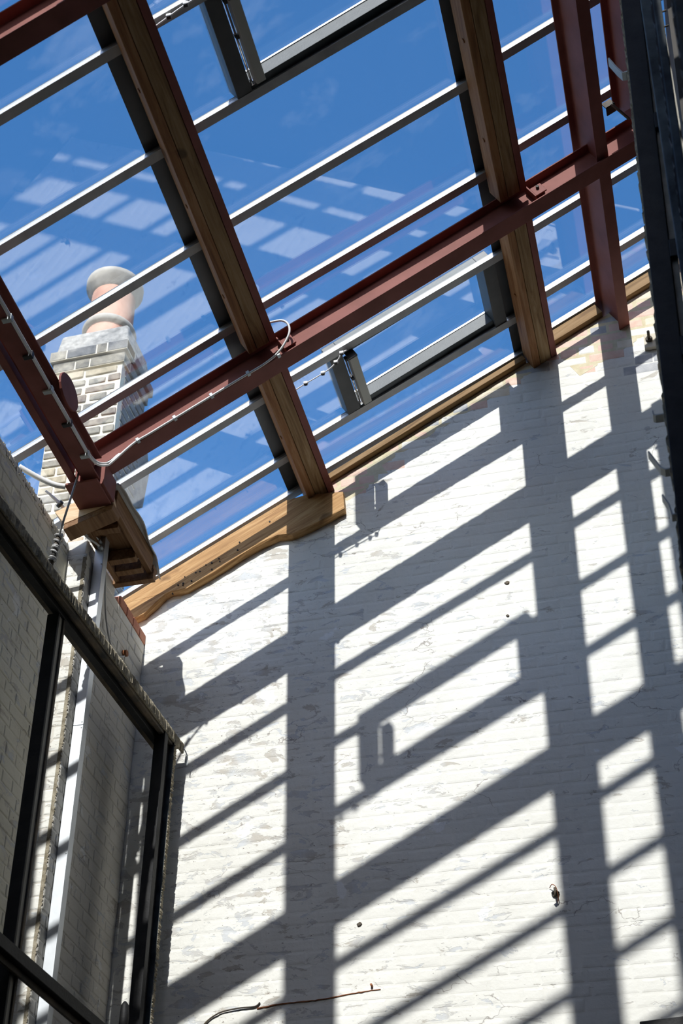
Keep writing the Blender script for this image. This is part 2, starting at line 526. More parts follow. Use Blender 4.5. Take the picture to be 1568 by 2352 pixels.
# top line of the wall as a half plane  -SN*x + CS*z <= c
ctop = -SN * OX + CS * OZ + NW - 0.004
polys = lay_bricks(XP + 0.002, 0.335, 4.345, 9.7, 3, top=(-SN, CS, ctop))
polys.sort(key=lambda q: sum(p[1] for p in q) / len(q))
def proj_u(x, y, z):
    d = Vector((x, y, z)) - CAM
    zc = d.dot(FWD)
    return 730.2 + 3594.26 * d.dot(RIGHT) / zc, 1882.2 + 3594.26 * d.dot(DOWN) / zc
rb = random.Random(8)
field = MB()
FM = ['paint', 'brick_pink', 'brick_buff', 'brick_slate', 'brick_red']
cnt = 0
for q in polys:
    cx = sum(p[0] for p in q) / len(q); cz = sum(p[1] for p in q) / len(q)
    n_ = -SN * (cx - OX) + CS * (cz - OZ)
    s_ = CS * (cx - OX) + SN * (cz - OZ)
    mi = 0
    lim = -0.225 if s_ > 1.75 else (-0.03 if s_ > 0.30 else (-0.12 if s_ > 0.0 else -0.06))
    if n_ > lim + rb.uniform(-0.045, 0.045):
        mi = rb.choice([1, 1, 1, 1, 2, 3] if s_ > 0 else [2, 3, 2, 0])
    elif n_ > lim - 0.30 and s_ > 1.55 and rb.random() < 0.14:
        mi = rb.choice([3, 1, 3])
    pr = 0.0015 + rb.uniform(-0.0007, 0.0010)
    u_, v_ = proj_u(cx, 0, cz)
    if cnt < 300 and -40 < u_ < 1600 and v_ < 2380 and cx > -3.0:
        mb = MB()
        brick_verts(mb, q, lambda x, z, d: (x, -d, z), pr, 0.012, 0, 0.0005)
        mb.build('brick', FM[mi], wall_back)
        cnt += 1
    else:
        brick_verts(field, q, lambda x, z, d: (x, -d, z), pr, 0.012, mi, 0.0005)
o = field.build('brick_courses', FM, wall_back); tag(o, kind='stuff')
# bare lime mortar between the stripped bricks under the roof edge, a skin on the core
b = MB()
def skin(s0, s1, n0, n1):
    b.prism([(s0, n0), (s1, n0 + 0.01), (s1, n1), (s0, n1)], lambda s, n: rp(s, -0.0012, n), lambda s, n: rp(s, 0.004, n))
skin(1.60, 2.62, -0.25, NW - 0.002); skin(0.0, 0.32, -0.13, NW - 0.002); skin(0.32, 1.43, -0.03, NW - 0.002)
b.build('bare_mortar', 'mortar_yellow', wall_back)

# left wall, near part, then the pier in the corner
o = MB().box(XL - 0.30, XL, YF, YP, 0, ZT - 0.01).build('wall_left', 'paint_old'); tag(o, kind='structure'); wall_left = o
o = MB().box(XL - 0.30, XP, YP, 0.0, 0, ZT - 0.075).build('wall_left_pier', 'paint_mid'); tag(o, kind='structure'); pier = o
rl = random.Random(5)
c_ = 0; field = MB()
for q in lay_bricks(-3.3, YP - 0.004, 4.12, ZT - 0.02, 21):
    pr = 0.0028 + rl.uniform(-0.001, 0.0015)
    cy = sum(p[0] for p in q) / len(q); cz = sum(p[1] for p in q) / len(q)
    u_, v_ = proj_u(XL, cy, cz)
    if c_ < 300 and -30 < u_ < 500 and v_ < 2380:
        mb = MB(); brick_verts(mb, q, lambda y, z, d: (XL + d, y, z), pr, 0.006, 0, 0.0006); mb.build('brick', 'paint_old', wall_left); c_ += 1
    else:
        brick_verts(field, q, lambda y, z, d: (XL + d, y, z), pr, 0.006, 0, 0.0006)
if field.v:
    o = field.build('brick_courses', 'paint_old', wall_left); tag(o, kind='stuff')
for q in lay_bricks(YP + 0.003, -0.002, 4.12, ZT - 0.09, 22):
    pr = 0.0028 + rl.uniform(-0.001, 0.0015)
    mb = MB(); brick_verts(mb, q, lambda y, z, d: (XP + d, y, z), pr, 0.006, 0, 0.0006); mb.build('brick', 'paint_mid', pier)
for q in lay_bricks(XL + 0.003, XP - 0.002, 4.12, ZT - 0.09, 23):
    mb = MB(); brick_verts(mb, q, lambda x, z, d: (x, YP - d, z), 0.0028, 0.006, 0, 0.0006); mb.build('brick', 'paint', pier)
MB().box(XL - 0.25, XP - 0.012, YP + 0.004, -0.45, ZT - 0.075, ZT + 0.03).build('pad_course', 'paint_mid', pier, 0.006)
# bare red bricks along the top of the pier
y = -0.40
for k in range(4):
    L = 0.098 + rl.uniform(-0.004, 0.004)
    mb = MB().box(XP - 0.1, XP + 0.006, y, min(y + L, -0.001), ZT - 0.075, ZT - 0.008)
    mb.build('brick', 'brick_red', pier, 0.004); y += L + 0.006
    if y > -0.03: break

def ragged(p0, p1, across, out, w, t, nseg, seed, amp=0.6):
    """a broken mortar / masonry edge from p0 to p1: width w along 'across' (jagged), thickness t along 'out'"""
    r_ = random.Random(seed)
    p0, p1, a, o_ = Vector(p0), Vector(p1), Vector(across), Vector(out)
    mb = MB(); v = []; f = []
    for i in range(nseg + 1):
        c = p0.lerp(p1, i / nseg)
        ww = w * (1 - amp * 0.5 + r_.uniform(-amp, amp) * 0.5)
        tt = t * (0.6 + r_.uniform(0, 0.8))
        v += [c, c + a * ww, c + a * ww * 0.75 + o_ * tt, c + o_ * tt * r_.uniform(0.7, 1.1)]
    for i in range(nseg):
        for k in range(4):
            k2 = (k + 1) % 4
            f.append((i * 4 + k, i * 4 + k2, (i + 1) * 4 + k2, (i + 1) * 4 + k))
    f += [(3, 2, 1, 0), tuple(nseg * 4 + k for k in range(4))]
    mb.add(v, f)
    return mb
# broken top of the left wall and broken arris of the pier
ragged((XL - 0.2, -4.2, ZT - 0.02), (XL - 0.2, YP - 0.01, ZT - 0.02), (0.20, 0, 0), (0, 0, 1), 1.0, 0.018, 260, 4, 0.05).build('broken_edge', 'mortar_rough', wall_left)
ragged((XL - 0.02, -3.6, ZT - 0.055), (XL - 0.02, YP - 0.005, ZT - 0.055), (1, 0, 0), (0, 0, 1), 0.027, 0.05, 330, 9, 0.22).build('broken_mortar', 'mortar_rough', wall_left)
ragged((XP - 0.02, YP - 0.004, 4.1), (XP - 0.02, YP - 0.004, ZT - 0.10), (1, 0, 0), (0, 1, 0), 0.024, 0.03, 420, 13, 0.35).build('broken_arris', 'mortar_rough', pier)

# ================================================================== glazed roof
roof = empty('ceiling', rp(0, 0, 0), kind='structure')
BARS = [-0.050, -0.340, -0.830, -1.382, -1.940, -2.500, -3.056, -3.615, -4.170, -4.730, -5.290, -5.850, -6.410]
BW = 0.048
BAYS = [(-1.62, -0.004, 0.114, 0.114), (0.0, 1.590, 0.139, 0.109), (1.594, 2.76, 0.158, 0.158)]
VENTS = [(1, 0.275, 1.378), (5, 0.275, 1.378)]        # cell index (between BARS[i] and BARS[i+1]), s0, s1, in the middle bay
bar_cache = {}
for bi, (s0, s1, n0, n1) in enumerate(BAYS):
    for yi, yb in enumerate(BARS):
        mb = MB()
        dn = n1 - n0
        rbox(mb, s0, s1, yb, yb + BW, n0, n0 + 0.004, dn, 1)
        rbox(mb, s0, s1, yb, yb + BW, n0 + 0.004, n0 + 0.017, dn, 0)
        rbox(mb, s0, s1, yb + 0.005, yb + BW - 0.005, n0 + 0.017, n0 + 0.021, dn, 2)
        rbox(mb, s0, s1, yb + 0.003, yb + BW - 0.003, n0 + 0.021, n0 + 0.034, dn, 3)
        rbox(mb, s0, s1, yb + 0.006, yb + BW - 0.006, n0 + 0.034, n0 + 0.0445, dn, 2)
        mb.build('glazing_bar', ['alu', 'alu_bottom', 'anthracite', 'alu_dim'], roof)  # lip highlight, groove and underside shade put into the face colours
    for yi in range(len(BARS) - 1):
        ya, yb = BARS[yi] + BW / 2, BARS[yi + 1] + BW / 2
        segs = [(s0, s1)]
        if bi == 1 and yi in (1, 5):
            segs = [(s0, 0.30)]
        if bi == 2:
            segs = [(s0, 2.76)]
        for a, c in segs:
            t = lambda s: n0 + (n1 - n0) * (s - s0) / (s1 - s0)
            mb = MB()
            rbox(mb, a, c, yb + 0.001, ya - 0.001, t(a) + 0.0455, t(a) + 0.0515, t(c) - t(a))
            mb.build('glass_pane', 'glass', roof)
# dark cover flashings beside the purlins (below the panes, between bar depth)
for s0, s1, n0 in ((-0.236, 0.0, 0.114), (1.392, 1.592, 0.113)):
    mb = MB(); rbox(mb, s0, s1, -6.4, -0.005, n0 + 0.0448 + (0.0 if s0 < 0 else -0.002), n0 + 0.0452 + (0 if s0 < 0 else -0.002))
    # upstand against the purlin head
    rbox(mb, s1 - 0.030, s1 - 0.010, -6.4, -0.005, n0 + 0.0452, n0 + 0.075)
    mb.build('cover_flashing', 'anthracite', roof)
# unseen solid slabs added beyond the glass, upslope and in front, to block sun
mb = MB(); rbox(mb, 2.765, 3.2, -8.4, 0.02, 0.17, 0.24); mb.build('sun_block_roof', 'plain_wall', roof)
mb = MB(); rbox(mb, -1.65, 2.764, -8.4, -6.415, 0.17, 0.24); mb.build('sun_block_roof', 'plain_wall', roof)
# rake batten on top of the wall, between the purlins
for s0, s1, k in ((0.01, 1.42, 0.106), (1.602, 1.975, 0.150), (2.062, 2.70, 0.150)):
    mb = MB(); rbox(mb, s0, s1, -0.040, 0.02, 0.066, k)
    mb.build('rake_batten', 'batten', roof, 0.003)

# ------------------------------------------------------------------ opening vents with chain actuators
def vent(ci, label, alabel):
    yn, yf = BARS[ci + 1] + BW, BARS[ci]      # inner edges of the near and the far bar
    base = rp(0.3, yf, 0.13)
    t = empty('roof_vent', base, label, 'roof vent', 'opening vents in the glass roof')
    n0, n1 = 0.146, 0.238
    def n_at(s): return 0.139 - 0.030 * s / 1.59
    mb = MB(); rbox(mb, 0.275, 0.356, yn - 0.012, yf + 0.012, n_at(0.3) + 0.002, n1); mb.build('side_rail', 'vent_dark', t, 0.002)
    mb = MB(); rbox(mb, 1.298, 1.378, yn - 0.012, yf + 0.012, n_at(1.3) + 0.006, n1); mb.build('side_rail', 'vent_dark', t, 0.002)
    mb = MB(); rbox(mb, 0.3565, 1.2975, yf - 0.040, yf + 0.012, 0.143, n1); mb.build('long_rail', 'vent_grey', t, 0.002)
    mb = MB(); rbox(mb, 0.3565, 1.2975, yn - 0.012, yn + 0.022, 0.143, n1); mb.build('long_rail', 'vent_grey', t, 0.002)
    mb = MB(); rbox(mb, 0.3565, 1.2975, yf - 0.044, yf - 0.0405, n1 - 0.012, n1); mb.build('gasket_strip', 'alu', t)
    mb = MB(); rbox(mb, 0.27, 1.383, yn - 0.02, yf + 0.02, n1 + 0.001, n1 + 0.008); mb.build('glass_pane', 'glass', t)
    # actuator
    a0, a1 = yn + 0.028, yf - 0.048
    ac = empty('chain_actuator', rp(0.39, (a0 + a1) / 2, 0.095), alabel, 'vent actuator', 'chain actuators of the roof vents')
    mb = MB(); rbox(mb, 0.374, 0.424, a0, a1, 0.086, 0.140); mb.build('housing', 'box_beige', ac, 0.003)
    mb = MB(); rbox(mb, 0.372, 0.426, a0 - 0.012, a0 - 0.0005, 0.084, 0.142); mb.build('end_cap', 'black_plastic', ac, 0.002)
    mb = MB(); mb.tube([rp(0.3635, a0 + 0.01, 0.128), rp(0.3635, a1 + 0.015, 0.128)], 0.006, 8); mb.build('guide_rod', 'chrome', ac)
    ym = a0 + (a1 - a0) * 0.42
    for yy in (a0 + 0.004, ym, a1 - 0.012):
        mb = MB(); rbox(mb, 0.3575, 0.3735, yy, yy + 0.02, 0.112, 0.142); mb.build('bracket', 'chrome' if yy > ym + 0.05 else 'black_plastic', ac, 0.002)
    return t
vent(1, 'narrow grey roof vent nearest the white wall, below the red beam', 'beige actuator bar on the vent nearest the white wall')
vent(5, 'grey roof vent at the top of the picture, farthest from the white wall', 'beige actuator bar on the vent at the top of the picture')

# ================================================================== purlins and beams
def purlin(s_r, n_r, label, w1, w2, ws, recess):
    t = empty('timber_purlin', rp(s_r - 0.08, 0, n_r), label, 'purlin', 'timber and steel purlins')
    for seg, (y0, y1) in enumerate(((-8.15, -3.482), (-3.376, -1.244), (-1.136, 0.10))):
        mb = MB(); rbox(mb, s_r - ws - w2 - w1 - 0.003, s_r - ws - w2 - 0.003, y0, y1, n_r, 0.1115); mb.build('side_timber', 'purlin_b', t, 0.003)
        mb = MB(); rbox(mb, s_r - ws - w2, s_r - ws - 0.002, y0, y1, n_r + recess, 0.1115); mb.build('main_timber', 'purlin_a', t, 0.004)
        mb = MB()
        mb.prism([(s_r - ws, n_r), (s_r, n_r), (s_r, n_r + 0.007), (s_r - ws + 0.007, n_r + 0.007), (s_r - ws + 0.007, 0.104), (s_r, 0.104), (s_r, 0.111), (s_r - ws, 0.111)],
                 lambda s, n: rp(s, y0, n), lambda s, n: rp(s, y1, n))
        mb.build('steel_channel', 'red_steel', t)
    for yy in (-0.55, -1.62, -2.2, -2.85):
        mb = MB(); mb.tube([rp(s_r - ws - w2 - w1 - 0.009, yy, n_r + 0.055), rp(s_r - ws - w2 - w1 - 0.002, yy, n_r + 0.055)], 0.012, 10); mb.build('bolt_head', 'purlin_b', t)
    return t
purlin(0.0, 0.0, 'timber and red steel purlin left of the roof vents', 0.048, 0.078, 0.040, 0.004)
purlin(1.594, -0.007, 'timber and red steel purlin right of the roof vents', 0.048, 0.076, 0.038, 0.002)

def ibeam_poly(a0, a1, b0, b1, tw, tf):
    """I profile in (a, b): flanges a0..a1, height b0..b1"""
    mid = (a0 + a1) / 2
    return [(a0, b0), (a1, b0), (a1, b0 + tf), (mid + tw / 2, b0 + tf), (mid + tw / 2, b1 - tf), (a1, b1 - tf), (a1, b1), (a0, b1), (a0, b1 - tf), (mid - tw / 2, b1 - tf), (mid - tw / 2, b0 + tf), (a0, b0 + tf)]

def rake_beam(yw, s0, s1, label):
    t = empty('rafter_beam', rp(s0, yw, -0.128), label, 'steel beam', 'red steel rafter beams')
    mb = MB()
    mb.prism(ibeam_poly(yw - 0.05, yw + 0.05, -0.128, 0.050, 0.006, 0.008), lambda y, n: rp(s0, y, n), lambda y, n: rp(s1, y, n))
    mb.build('i_section', 'red_steel', t, 0.0015)
    for s in (0.0, 1.594):
        mb = MB()
        rbox(mb, s + 0.002, s + 0.078, yw - 0.044, yw - 0.0035, -0.060, -0.052)
        rbox(mb, s + 0.002, s + 0.078, yw - 0.012, yw - 0.0035, -0.092, -0.060)
        rbox(mb, s + 0.002, s + 0.010, yw - 0.046, yw - 0.0035, -0.090, 0.020)
        rbox(mb, s + 0.010, s + 0.075, yw - 0.046, yw - 0.038, -0.090, -0.020)
        c = mb.build('angle_cleat', 'red_steel', t, 0.001)
        b2 = MB().tube([rp(s + 0.045, yw - 0.060, -0.045), rp(s + 0.045, yw - 0.047, -0.045)], 0.009, 8); b2.build('bolt', 'rusty_steel', c)
    return t
rake_beam(-1.190, -1.19, 2.74, 'sloping red steel I-beam crossing the middle of the glass roof')
rake_beam(-3.430, -1.19, 2.74, 'sloping red steel I-beam in the top left corner of the picture')


def small_beam(s_r, y_end, label, g):
    t = empty('steel_purlin', rp(s_r, y_end, -0.105), label, 'steel beam', g)
    mb = MB()
    mb.prism(ibeam_poly(s_r - 0.072, s_r, -0.105, 0.153, 0.006, 0.008), lambda s, n: rp(s, -8.15, n), lambda s, n: rp(s, y_end, n))
    mb.build('i_section', 'red_steel', t, 0.0015)
    return t
t = small_beam(2.055, 0.09, 'red steel purlin that runs into the white wall by the bare bricks', 'steel purlins')
t = small_beam(2.330, -1.245, 'red steel purlin half hidden by the dark column, ending at the sloping beam', 'steel purlins')
mb = MB(); rbox(mb, 2.245, 2.345, -1.30, -1.06, -0.150, -0.140); mb.build('end_plate', 'red_steel', t, 0.002)
mb = MB(); rbox(mb, 2.245, 2.345, -1.32, -1.31, -0.140, 0.02); mb.build('end_plate', 'red_steel', t, 0.002)
# small bracket with a threaded rod on the beam
t = empty('rod_bracket', rp(2.15, -1.30, 0.0), 'small angle bracket with a threaded rod on the sloping red beam', 'bracket')
mb = MB(); rbox(mb, 2.135, 2.19, -1.42, -1.414, 0.00, 0.05); rbox(mb, 2.135, 2.19, -1.42, -1.37, 0.00, 0.005); mb.build('angle', 'rusty_steel', t)
mb = MB().tube([rp(2.16, -1.44, -0.01), rp(2.235, -1.32, -0.05)], 0.008, 8); mb.build('rod', 'olive_steel', t)

# ------------------------------------------------------------------ eaves beam
EX0, EX1, EZ = -3.067, -2.906, 7.17
t = empty('eaves_beam', ((EX0 + EX1) / 2, -1.3, EZ), 'dark red steel eaves beam with white cable along its lower left edge of the roof', 'steel beam')
t['label'] = 'level red steel eaves beam with a white cable clipped along its edge'
mb = MB()
mb.prism([(EX0 + 0.075, EZ), (EX1, EZ), (EX1, EZ + 0.011), (EX1 - 0.04, EZ + 0.011), (EX1 - 0.04, EZ + 0.150), (EX1 - 0.004, EZ + 0.150), (EX1 - 0.004, EZ + 0.160), (EX0 + 0.075, EZ + 0.160)],
         lambda x, z: (x, -8.1, z), lambda x, z: (x, -1.262, z))
mb.build('i_section', 'red_steel', t, 0.002)
mb = MB()
mb.prism([(EX0, EZ), (EX0 + 0.042, EZ), (EX0 + 0.042, EZ + 0.010), (EX0 + 0.010, EZ + 0.010), (EX0 + 0.010, EZ + 0.16), (EX0, EZ + 0.16)], lambda x, z: (x, -8.1, z), lambda x, z: (x, -1.262, z))
mb.build('edge_angle', 'red_steel', t, 0.002)
mb = MB().box(EX0 + 0.042, EX0 + 0.075, -8.1, -1.262, EZ + 0.05, EZ + 0.16); mb.build('packer', 'red_steel', t)
mb = MB().box(EX0 - 0.02, EX1 + 0.005, -1.300, -1.065, EZ - 0.035, EZ - 0.022); mb.build('bearing_plate', 'red_steel', t, 0.002)
mb = MB().box(EX0 + 0.01, EX1 + 0.02, -1.255, -1.10, EZ - 0.0215, EZ + 0.12); mb.build('end_stub', 'red_steel', t, 0.002)
mb = MB()
k = 18
mb.prism([(-1.74 + 0.11 * math.cos(2 * math.pi * i / k), EZ + 0.165 + 0.085 * math.sin(2 * math.pi * i / k)) for i in range(k)], lambda y, z: (EX1 + 0.001, y, z), lambda y, z: (EX1 + 0.014, y, z))
mb.build('round_lug', 'red_steel', t, 0.002)

# cable along the eaves beam and the sloping beam
def spline(pts, k=8):
    P = [Vector(p) for p in pts]; out = []
    for i in range(len(P) - 1):
        a, b_, c, d = P[max(i - 1, 0)], P[i], P[i + 1], P[min(i + 2, len(P) - 1)]
        for j in range(k):
            t_ = j / k
            out.append(0.5 * ((2 * b_) + (c - a) * t_ + (2 * a - 5 * b_ + 4 * c - d) * t_ * t_ + (3 * b_ - a - 3 * c + d) * t_ ** 3))
    out.append(P[-1])
    return out
t = empty('clipped_cable', (EX1, -1.4, EZ), 'white cable clipped along the eaves beam and up the sloping red beam', 'cable')
for dz, name in ((0.0, 'cable'), (0.014, 'cable')):
    path = [(EX1 + 0.010, -6.3, EZ + 0.004 + dz), (EX1 + 0.010, -5.0, EZ + 0.004 + dz), (EX1 + 0.010, -3.0, EZ + 0.004 + dz), (EX1 + 0.010, -1.58, EZ + 0.004 + dz), (-2.900, -1.44, 7.186 + dz), (-2.896, -1.37, 7.196 + dz), (-2.885, -1.325, 7.212 + dz), (-2.866, -1.292, 7.236 + dz), (-2.846, -1.272, 7.268 + dz)]
    if dz == 0:
        path += [rp(s, -1.248, -0.124) for s in (-0.96, -0.85, -0.6, -0.3, -0.13)]
        path += [rp(-0.03, -1.262, -0.112), rp(0.055, -1.285, -0.070), rp(0.085, -1.295, -0.015), rp(0.070, -1.305, 0.03), rp(0.01, -1.315, 0.055)]
    else:
        path += [(-2.825, -1.262, 7.318), (-2.812, -1.256, 7.335)]
    mb = MB().tube(spline(path, 6), 0.0062, 8); mb.build(name, 'white_cable', t)
yy = -1.45
i = 0
while yy > -4.6:
    mb = MB().box(EX1 - 0.03, EX1 + 0.019, yy - 0.012, yy + 0.012, EZ - 0.010, EZ + 0.026)
    mb.build('cable_clip', 'galv_dull' if i % 2 == 0 else 'black_plastic', t, 0.002)
    yy -= 0.235; i += 1
for s in (-0.93, -0.70, -0.47, -0.24, -0.05):
    mb = MB(); rbox(mb, s - 0.009, s + 0.009, -1.258, -1.236, -0.134, -0.110); mb.build('cable_clip', 'galv_dull', t, 0.002)
# short cables to the two actuators
def drop_cable(y0, label, pts, clips):
    t = empty('actuator_cable', rp(0.1, y0, 0.12), label, 'cable', 'cables to the vent actuators')
    sp_ = spline(pts, 6)
    MB().tube(sp_, 0.0038, 6).build('cable', 'white_cable', t)
    for f_ in clips:
        p = sp_[int(f_ * (len(sp_) - 1))]
        MB().box(p.x - 0.012, p.x + 0.012, p.y - 0.008, p.y + 0.008, p.z - 0.004, p.z + 0.012).build('cable_tie_base', 'white_cable', t, 0.002)
        MB().box(p.x - 0.009, p.x + 0.009, p.y - 0.010, p.y + 0.006, p.z - 0.012, p.z - 0.004).build('cable_tie', 'black_plastic', t)
drop_cable(-0.80, 'thin white cable looping to the actuator nearest the white wall', [rp(0.0, -0.775, 0.085), rp(0.07, -0.778, 0.085), rp(0.17, -0.778, 0.083), rp(0.25, -0.782, 0.083), rp(0.31, -0.80, 0.09), rp(0.345, -0.818, 0.10), rp(0.385, -0.80, 0.12)], (0.22, 0.40, 0.63, 0.84))
drop_cable(-3.0, 'thin white cable along the glazing bar at the top edge of the picture', [rp(0.0, -3.035, 0.115), rp(0.08, -3.045, 0.112), rp(0.17, -3.05, 0.118), rp(0.28, -3.052, 0.120), rp(0.36, -3.04, 0.125)], (0.3, 0.55))

# ================================================================== oak rail on the back wall below the roof edge
OAK = [(-3.30, 7.090), (-3.10, 7.170), (-3.03, 7.240), (-2.975, 7.300), (-2.94, 7.312), (-2.89, 7.310), (-2.838, 7.318), (-2.76, 7.362), (-2.68, 7.405), (-2.59, 7.460), (-2.50, 7.516), (-2.40, 7.570), (-2.29, 7.612), (-2.20, 7.606), (-2.10, 7.640), (-1.99, 7.690), (-1.885, 7.742),
       (-1.897, 7.895), (-2.13, 7.912), (-2.25, 7.895), (-2.5, 7.752), (-2.8, 7.578), (-3.30, 7.289)]
t = empty('oak_rail', (-2.5, -0.05, 7.2), 'weathered sunlit oak beam on the wall under the glass edge', 'wooden beam')
r_ = random.Random(2)
mb = MB()
k = len(OAK)
OAK = [(x * 1.0072, 1.6 + (z - 1.6) * 1.0072 - (0.0 if i <= 16 else 0.012)) for i, (x, z) in enumerate(OAK)]
ro = [(0.0, 0.02), (0.0, -0.036), (0.005, -0.046), (0.010, -0.051)]
v = []
for li, (ins, yy) in enumerate(ro):
    for i, (x, z) in enumerate(OAK):
        lower = i <= 16
        v.append((x, yy + (r_.uniform(-0.003, 0.003) if li else 0), z + (ins if lower else -ins * 0.4) + r_.uniform(-0.004, 0.004) * (1 if lower else 0.2)))
f = [tuple(range(3 * k, 4 * k))]
for li in range(3):
    for i in range(k):
        j = (i + 1) % k
        f.append((li * k + i, li * k + j, (li + 1) * k + j, (li + 1) * k + i))
mb.add(v, f)
mb.build('beam', 'oak', t)
for i in range(16):
    x = r_.uniform(-2.95, -2.3); z = rake_z(x, r_.uniform(-0.08, 0.01))
    mb = MB().tube([(x, -0.0565, z), (x, -0.044, z)], r_.uniform(0.003, 0.006), 7); mb.build('nail_hole', 'black_steel', t)

# ================================================================== timber gutter box and lead over the eaves
t = empty('eaves_gutter', (-3.0, -0.8, 7.05), 'brown timber gutter box with a grey lead edge above the pier', 'gutter')
mb = MB()
mb.prism([(-3.230, 7.150), (-3.165, 7.055), (-2.890, 7.150), (-2.912, 7.245), (-2.940, 7.225), (-3.060, 7.225)], lambda x, z: (x, -1.10, z), lambda x, z: (x, -1.055, z))
mb.build('front_board', 'new_timber', t, 0.003)
mb = MB()
mb.prism([(-3.165, 7.015), (-2.895, 7.108), (-2.890, 7.146), (-3.165, 7.051)], lambda x, z: (x, -1.10, z), lambda x, z: (x, -1.00, z)); mb.build('bottom_board', 'gutter_timber', t, 0.003)
mb = MB().box(-3.235, -3.07, -1.085, -1.0, 7.155, 7.175); mb.build('packing_strip', 'new_timber', t, 0.002)
mb = MB().box(-2.925, -2.895, -1.054, -0.50, 7.14, 7.275); mb.build('side_board', 'gutter_timber', t, 0.003)
mb = MB().box(-3.115, -3.085, -1.054, -0.50, 7.11, 7.24); mb.build('side_board', 'gutter_timber', t, 0.003)
mb = MB().box(-3.084, -2.926, -1.054, -0.62, 7.19, 7.215); mb.build('sole_board', 'gutter_timber', t, 0.002)
for yy in (-0.92, -0.66, -0.56):
    mb = MB().box(-3.084, -2.926, yy - 0.022, yy + 0.022, 7.115, 7.185); mb.build('bearer', 'gutter_timber', t, 0.003)
mb = MB().box(-3.13, -2.885, -0.499, -0.46, 7.10, 7.17); mb.build('end_board', 'gutter_timber', t, 0.003)
mb = MB().box(-3.12, -2.89, -0.499, -0.44, 7.172, 7.20); mb.build('end_board', 'gutter_timber', t, 0.003)
mb = MB(); r_ = random.Random(6); v = []; f = []
for i in range(30):
    q = i / 29
    y = -1.09 + q * 0.70
    wv = 0.012 * math.sin(q * 4.2 + 0.3) + 0.003 * math.sin(q * 15 + 1)
    dz = 0.0 if q < 0.84 else -(q - 0.84) * 0.45
    v += [(-3.0, y, 7.282 + dz), (-2.887 + wv, y, 7.292 + dz), (-2.868 + wv * 1.4, y, 7.262 + wv + dz), (-2.872 + wv * 1.4, y, 7.258 + wv + dz), (-2.893 + wv, y, 7.284 + dz), (-3.0, y, 7.277 + dz)]
for i in range(29):
    for k in range(6):
        k2 = (k + 1) % 6
        f.append((i * 6 + k, i * 6 + k2, (i + 1) * 6 + k2, (i + 1) * 6 + k))
f += [(5, 4, 3, 2, 1, 0), tuple(29 * 6 + k for k in range(6))]
mb.add(v, f); mb.build('lead_edge', 'lead', t)
# eaves edge trim under the bars
mb = MB(); rbox(mb, -1.65, -1.622, -8.1, 0.0, 0.09, 0.17); mb.build('eaves_trim', 'anthracite', roof)

# ================================================================== steel trunking, its cables, the wire rope
t = empty('cable_trunking', (-3.09, -0.76, 4.0), 'bright galvanised cable trunking standing upright against the pier', 'trunking')
for z0, z1 in ((3.6, 5.95), (5.953, 7.215)):
    MB().box(XP + 0.006, XP + 0.062, -0.80, -0.745, z0, z1).build('trunking_length', 'galv', t, 0.002)
for z in (5.935, 5.97, 6.30, 6.33, 5.2, 7.0):
    MB().tube([(XP + 0.054, -0.803, z), (XP + 0.054, -0.799, z)], 0.004, 6).build('rivet', 'galv_dull', t)
for k, (z, x) in enumerate(((7.19, XP + 0.02), (7.145, XP + 0.035), (7.10, XP + 0.045))):
    MB().tube([(x, -0.835, z), (x, -0.799, z)], 0.013, 10).build('cable_gland', 'galv_dull', t)
t = empty('service_cables', (-3.15, -0.95, 7.2), 'bundle of three white cables entering the top of the trunking', 'cable')
for k, (z, x) in enumerate(((7.19, XP + 0.02), (7.145, XP + 0.035), (7.10, XP + 0.045))):
    pts = [(-3.25 - 0.01 * k, -1.16, 7.235 + 0.01 * k), (-3.21, -1.10, 7.20 + 0.006 * k), (-3.15, -1.0 + 0.01 * k, 7.15), (-3.115, -0.93, 7.125 - 0.012 * k), (x - 0.008, -0.87, z - 0.006), (x, -0.833, z)]
    MB().tube(spline(pts, 6), 0.0065, 7).build('cable', 'white_cable', t)
MB().tube([(-3.212, -1.105, 7.205), (-3.202, -1.09, 7.198)], 0.021, 8).build('cable_tie', 'black_plastic', t)
t = tag(MB().tube(spline([(-3.30, -1.42, 7.205), (-3.22, -1.36, 7.17), (-3.14, -1.315, 7.14), (-3.085, -1.29, 7.135)], 8), 0.015, 9).build('loose_cable', 'white_cable'), 'fat white cable bending from the broken wall top to the eaves beam', 'cable')
t = empty('hanging_cable', (-3.08, -0.4, 6.7), 'thin grey cable hanging beside the trunking down to a rusty ring', 'cable')
MB().tube(spline([(XP + 0.05, -0.742, 7.19), (XP + 0.030, -0.70, 7.12), (XP + 0.022, -0.66, 6.98), (XP + 0.02, -0.60, 6.80), (XP + 0.02, -0.50, 6.68), (XP + 0.02, -0.40, 6.665), (XP + 0.02, -0.30, 6.735)], 7), 0.0048, 7).build('cable', 'grey_cable', t)
MB().tube([(XP + 0.004, -0.285, 6.765), (XP + 0.028, -0.285, 6.765)], 0.020, 12).build('rusty_ring', 'rust', t)
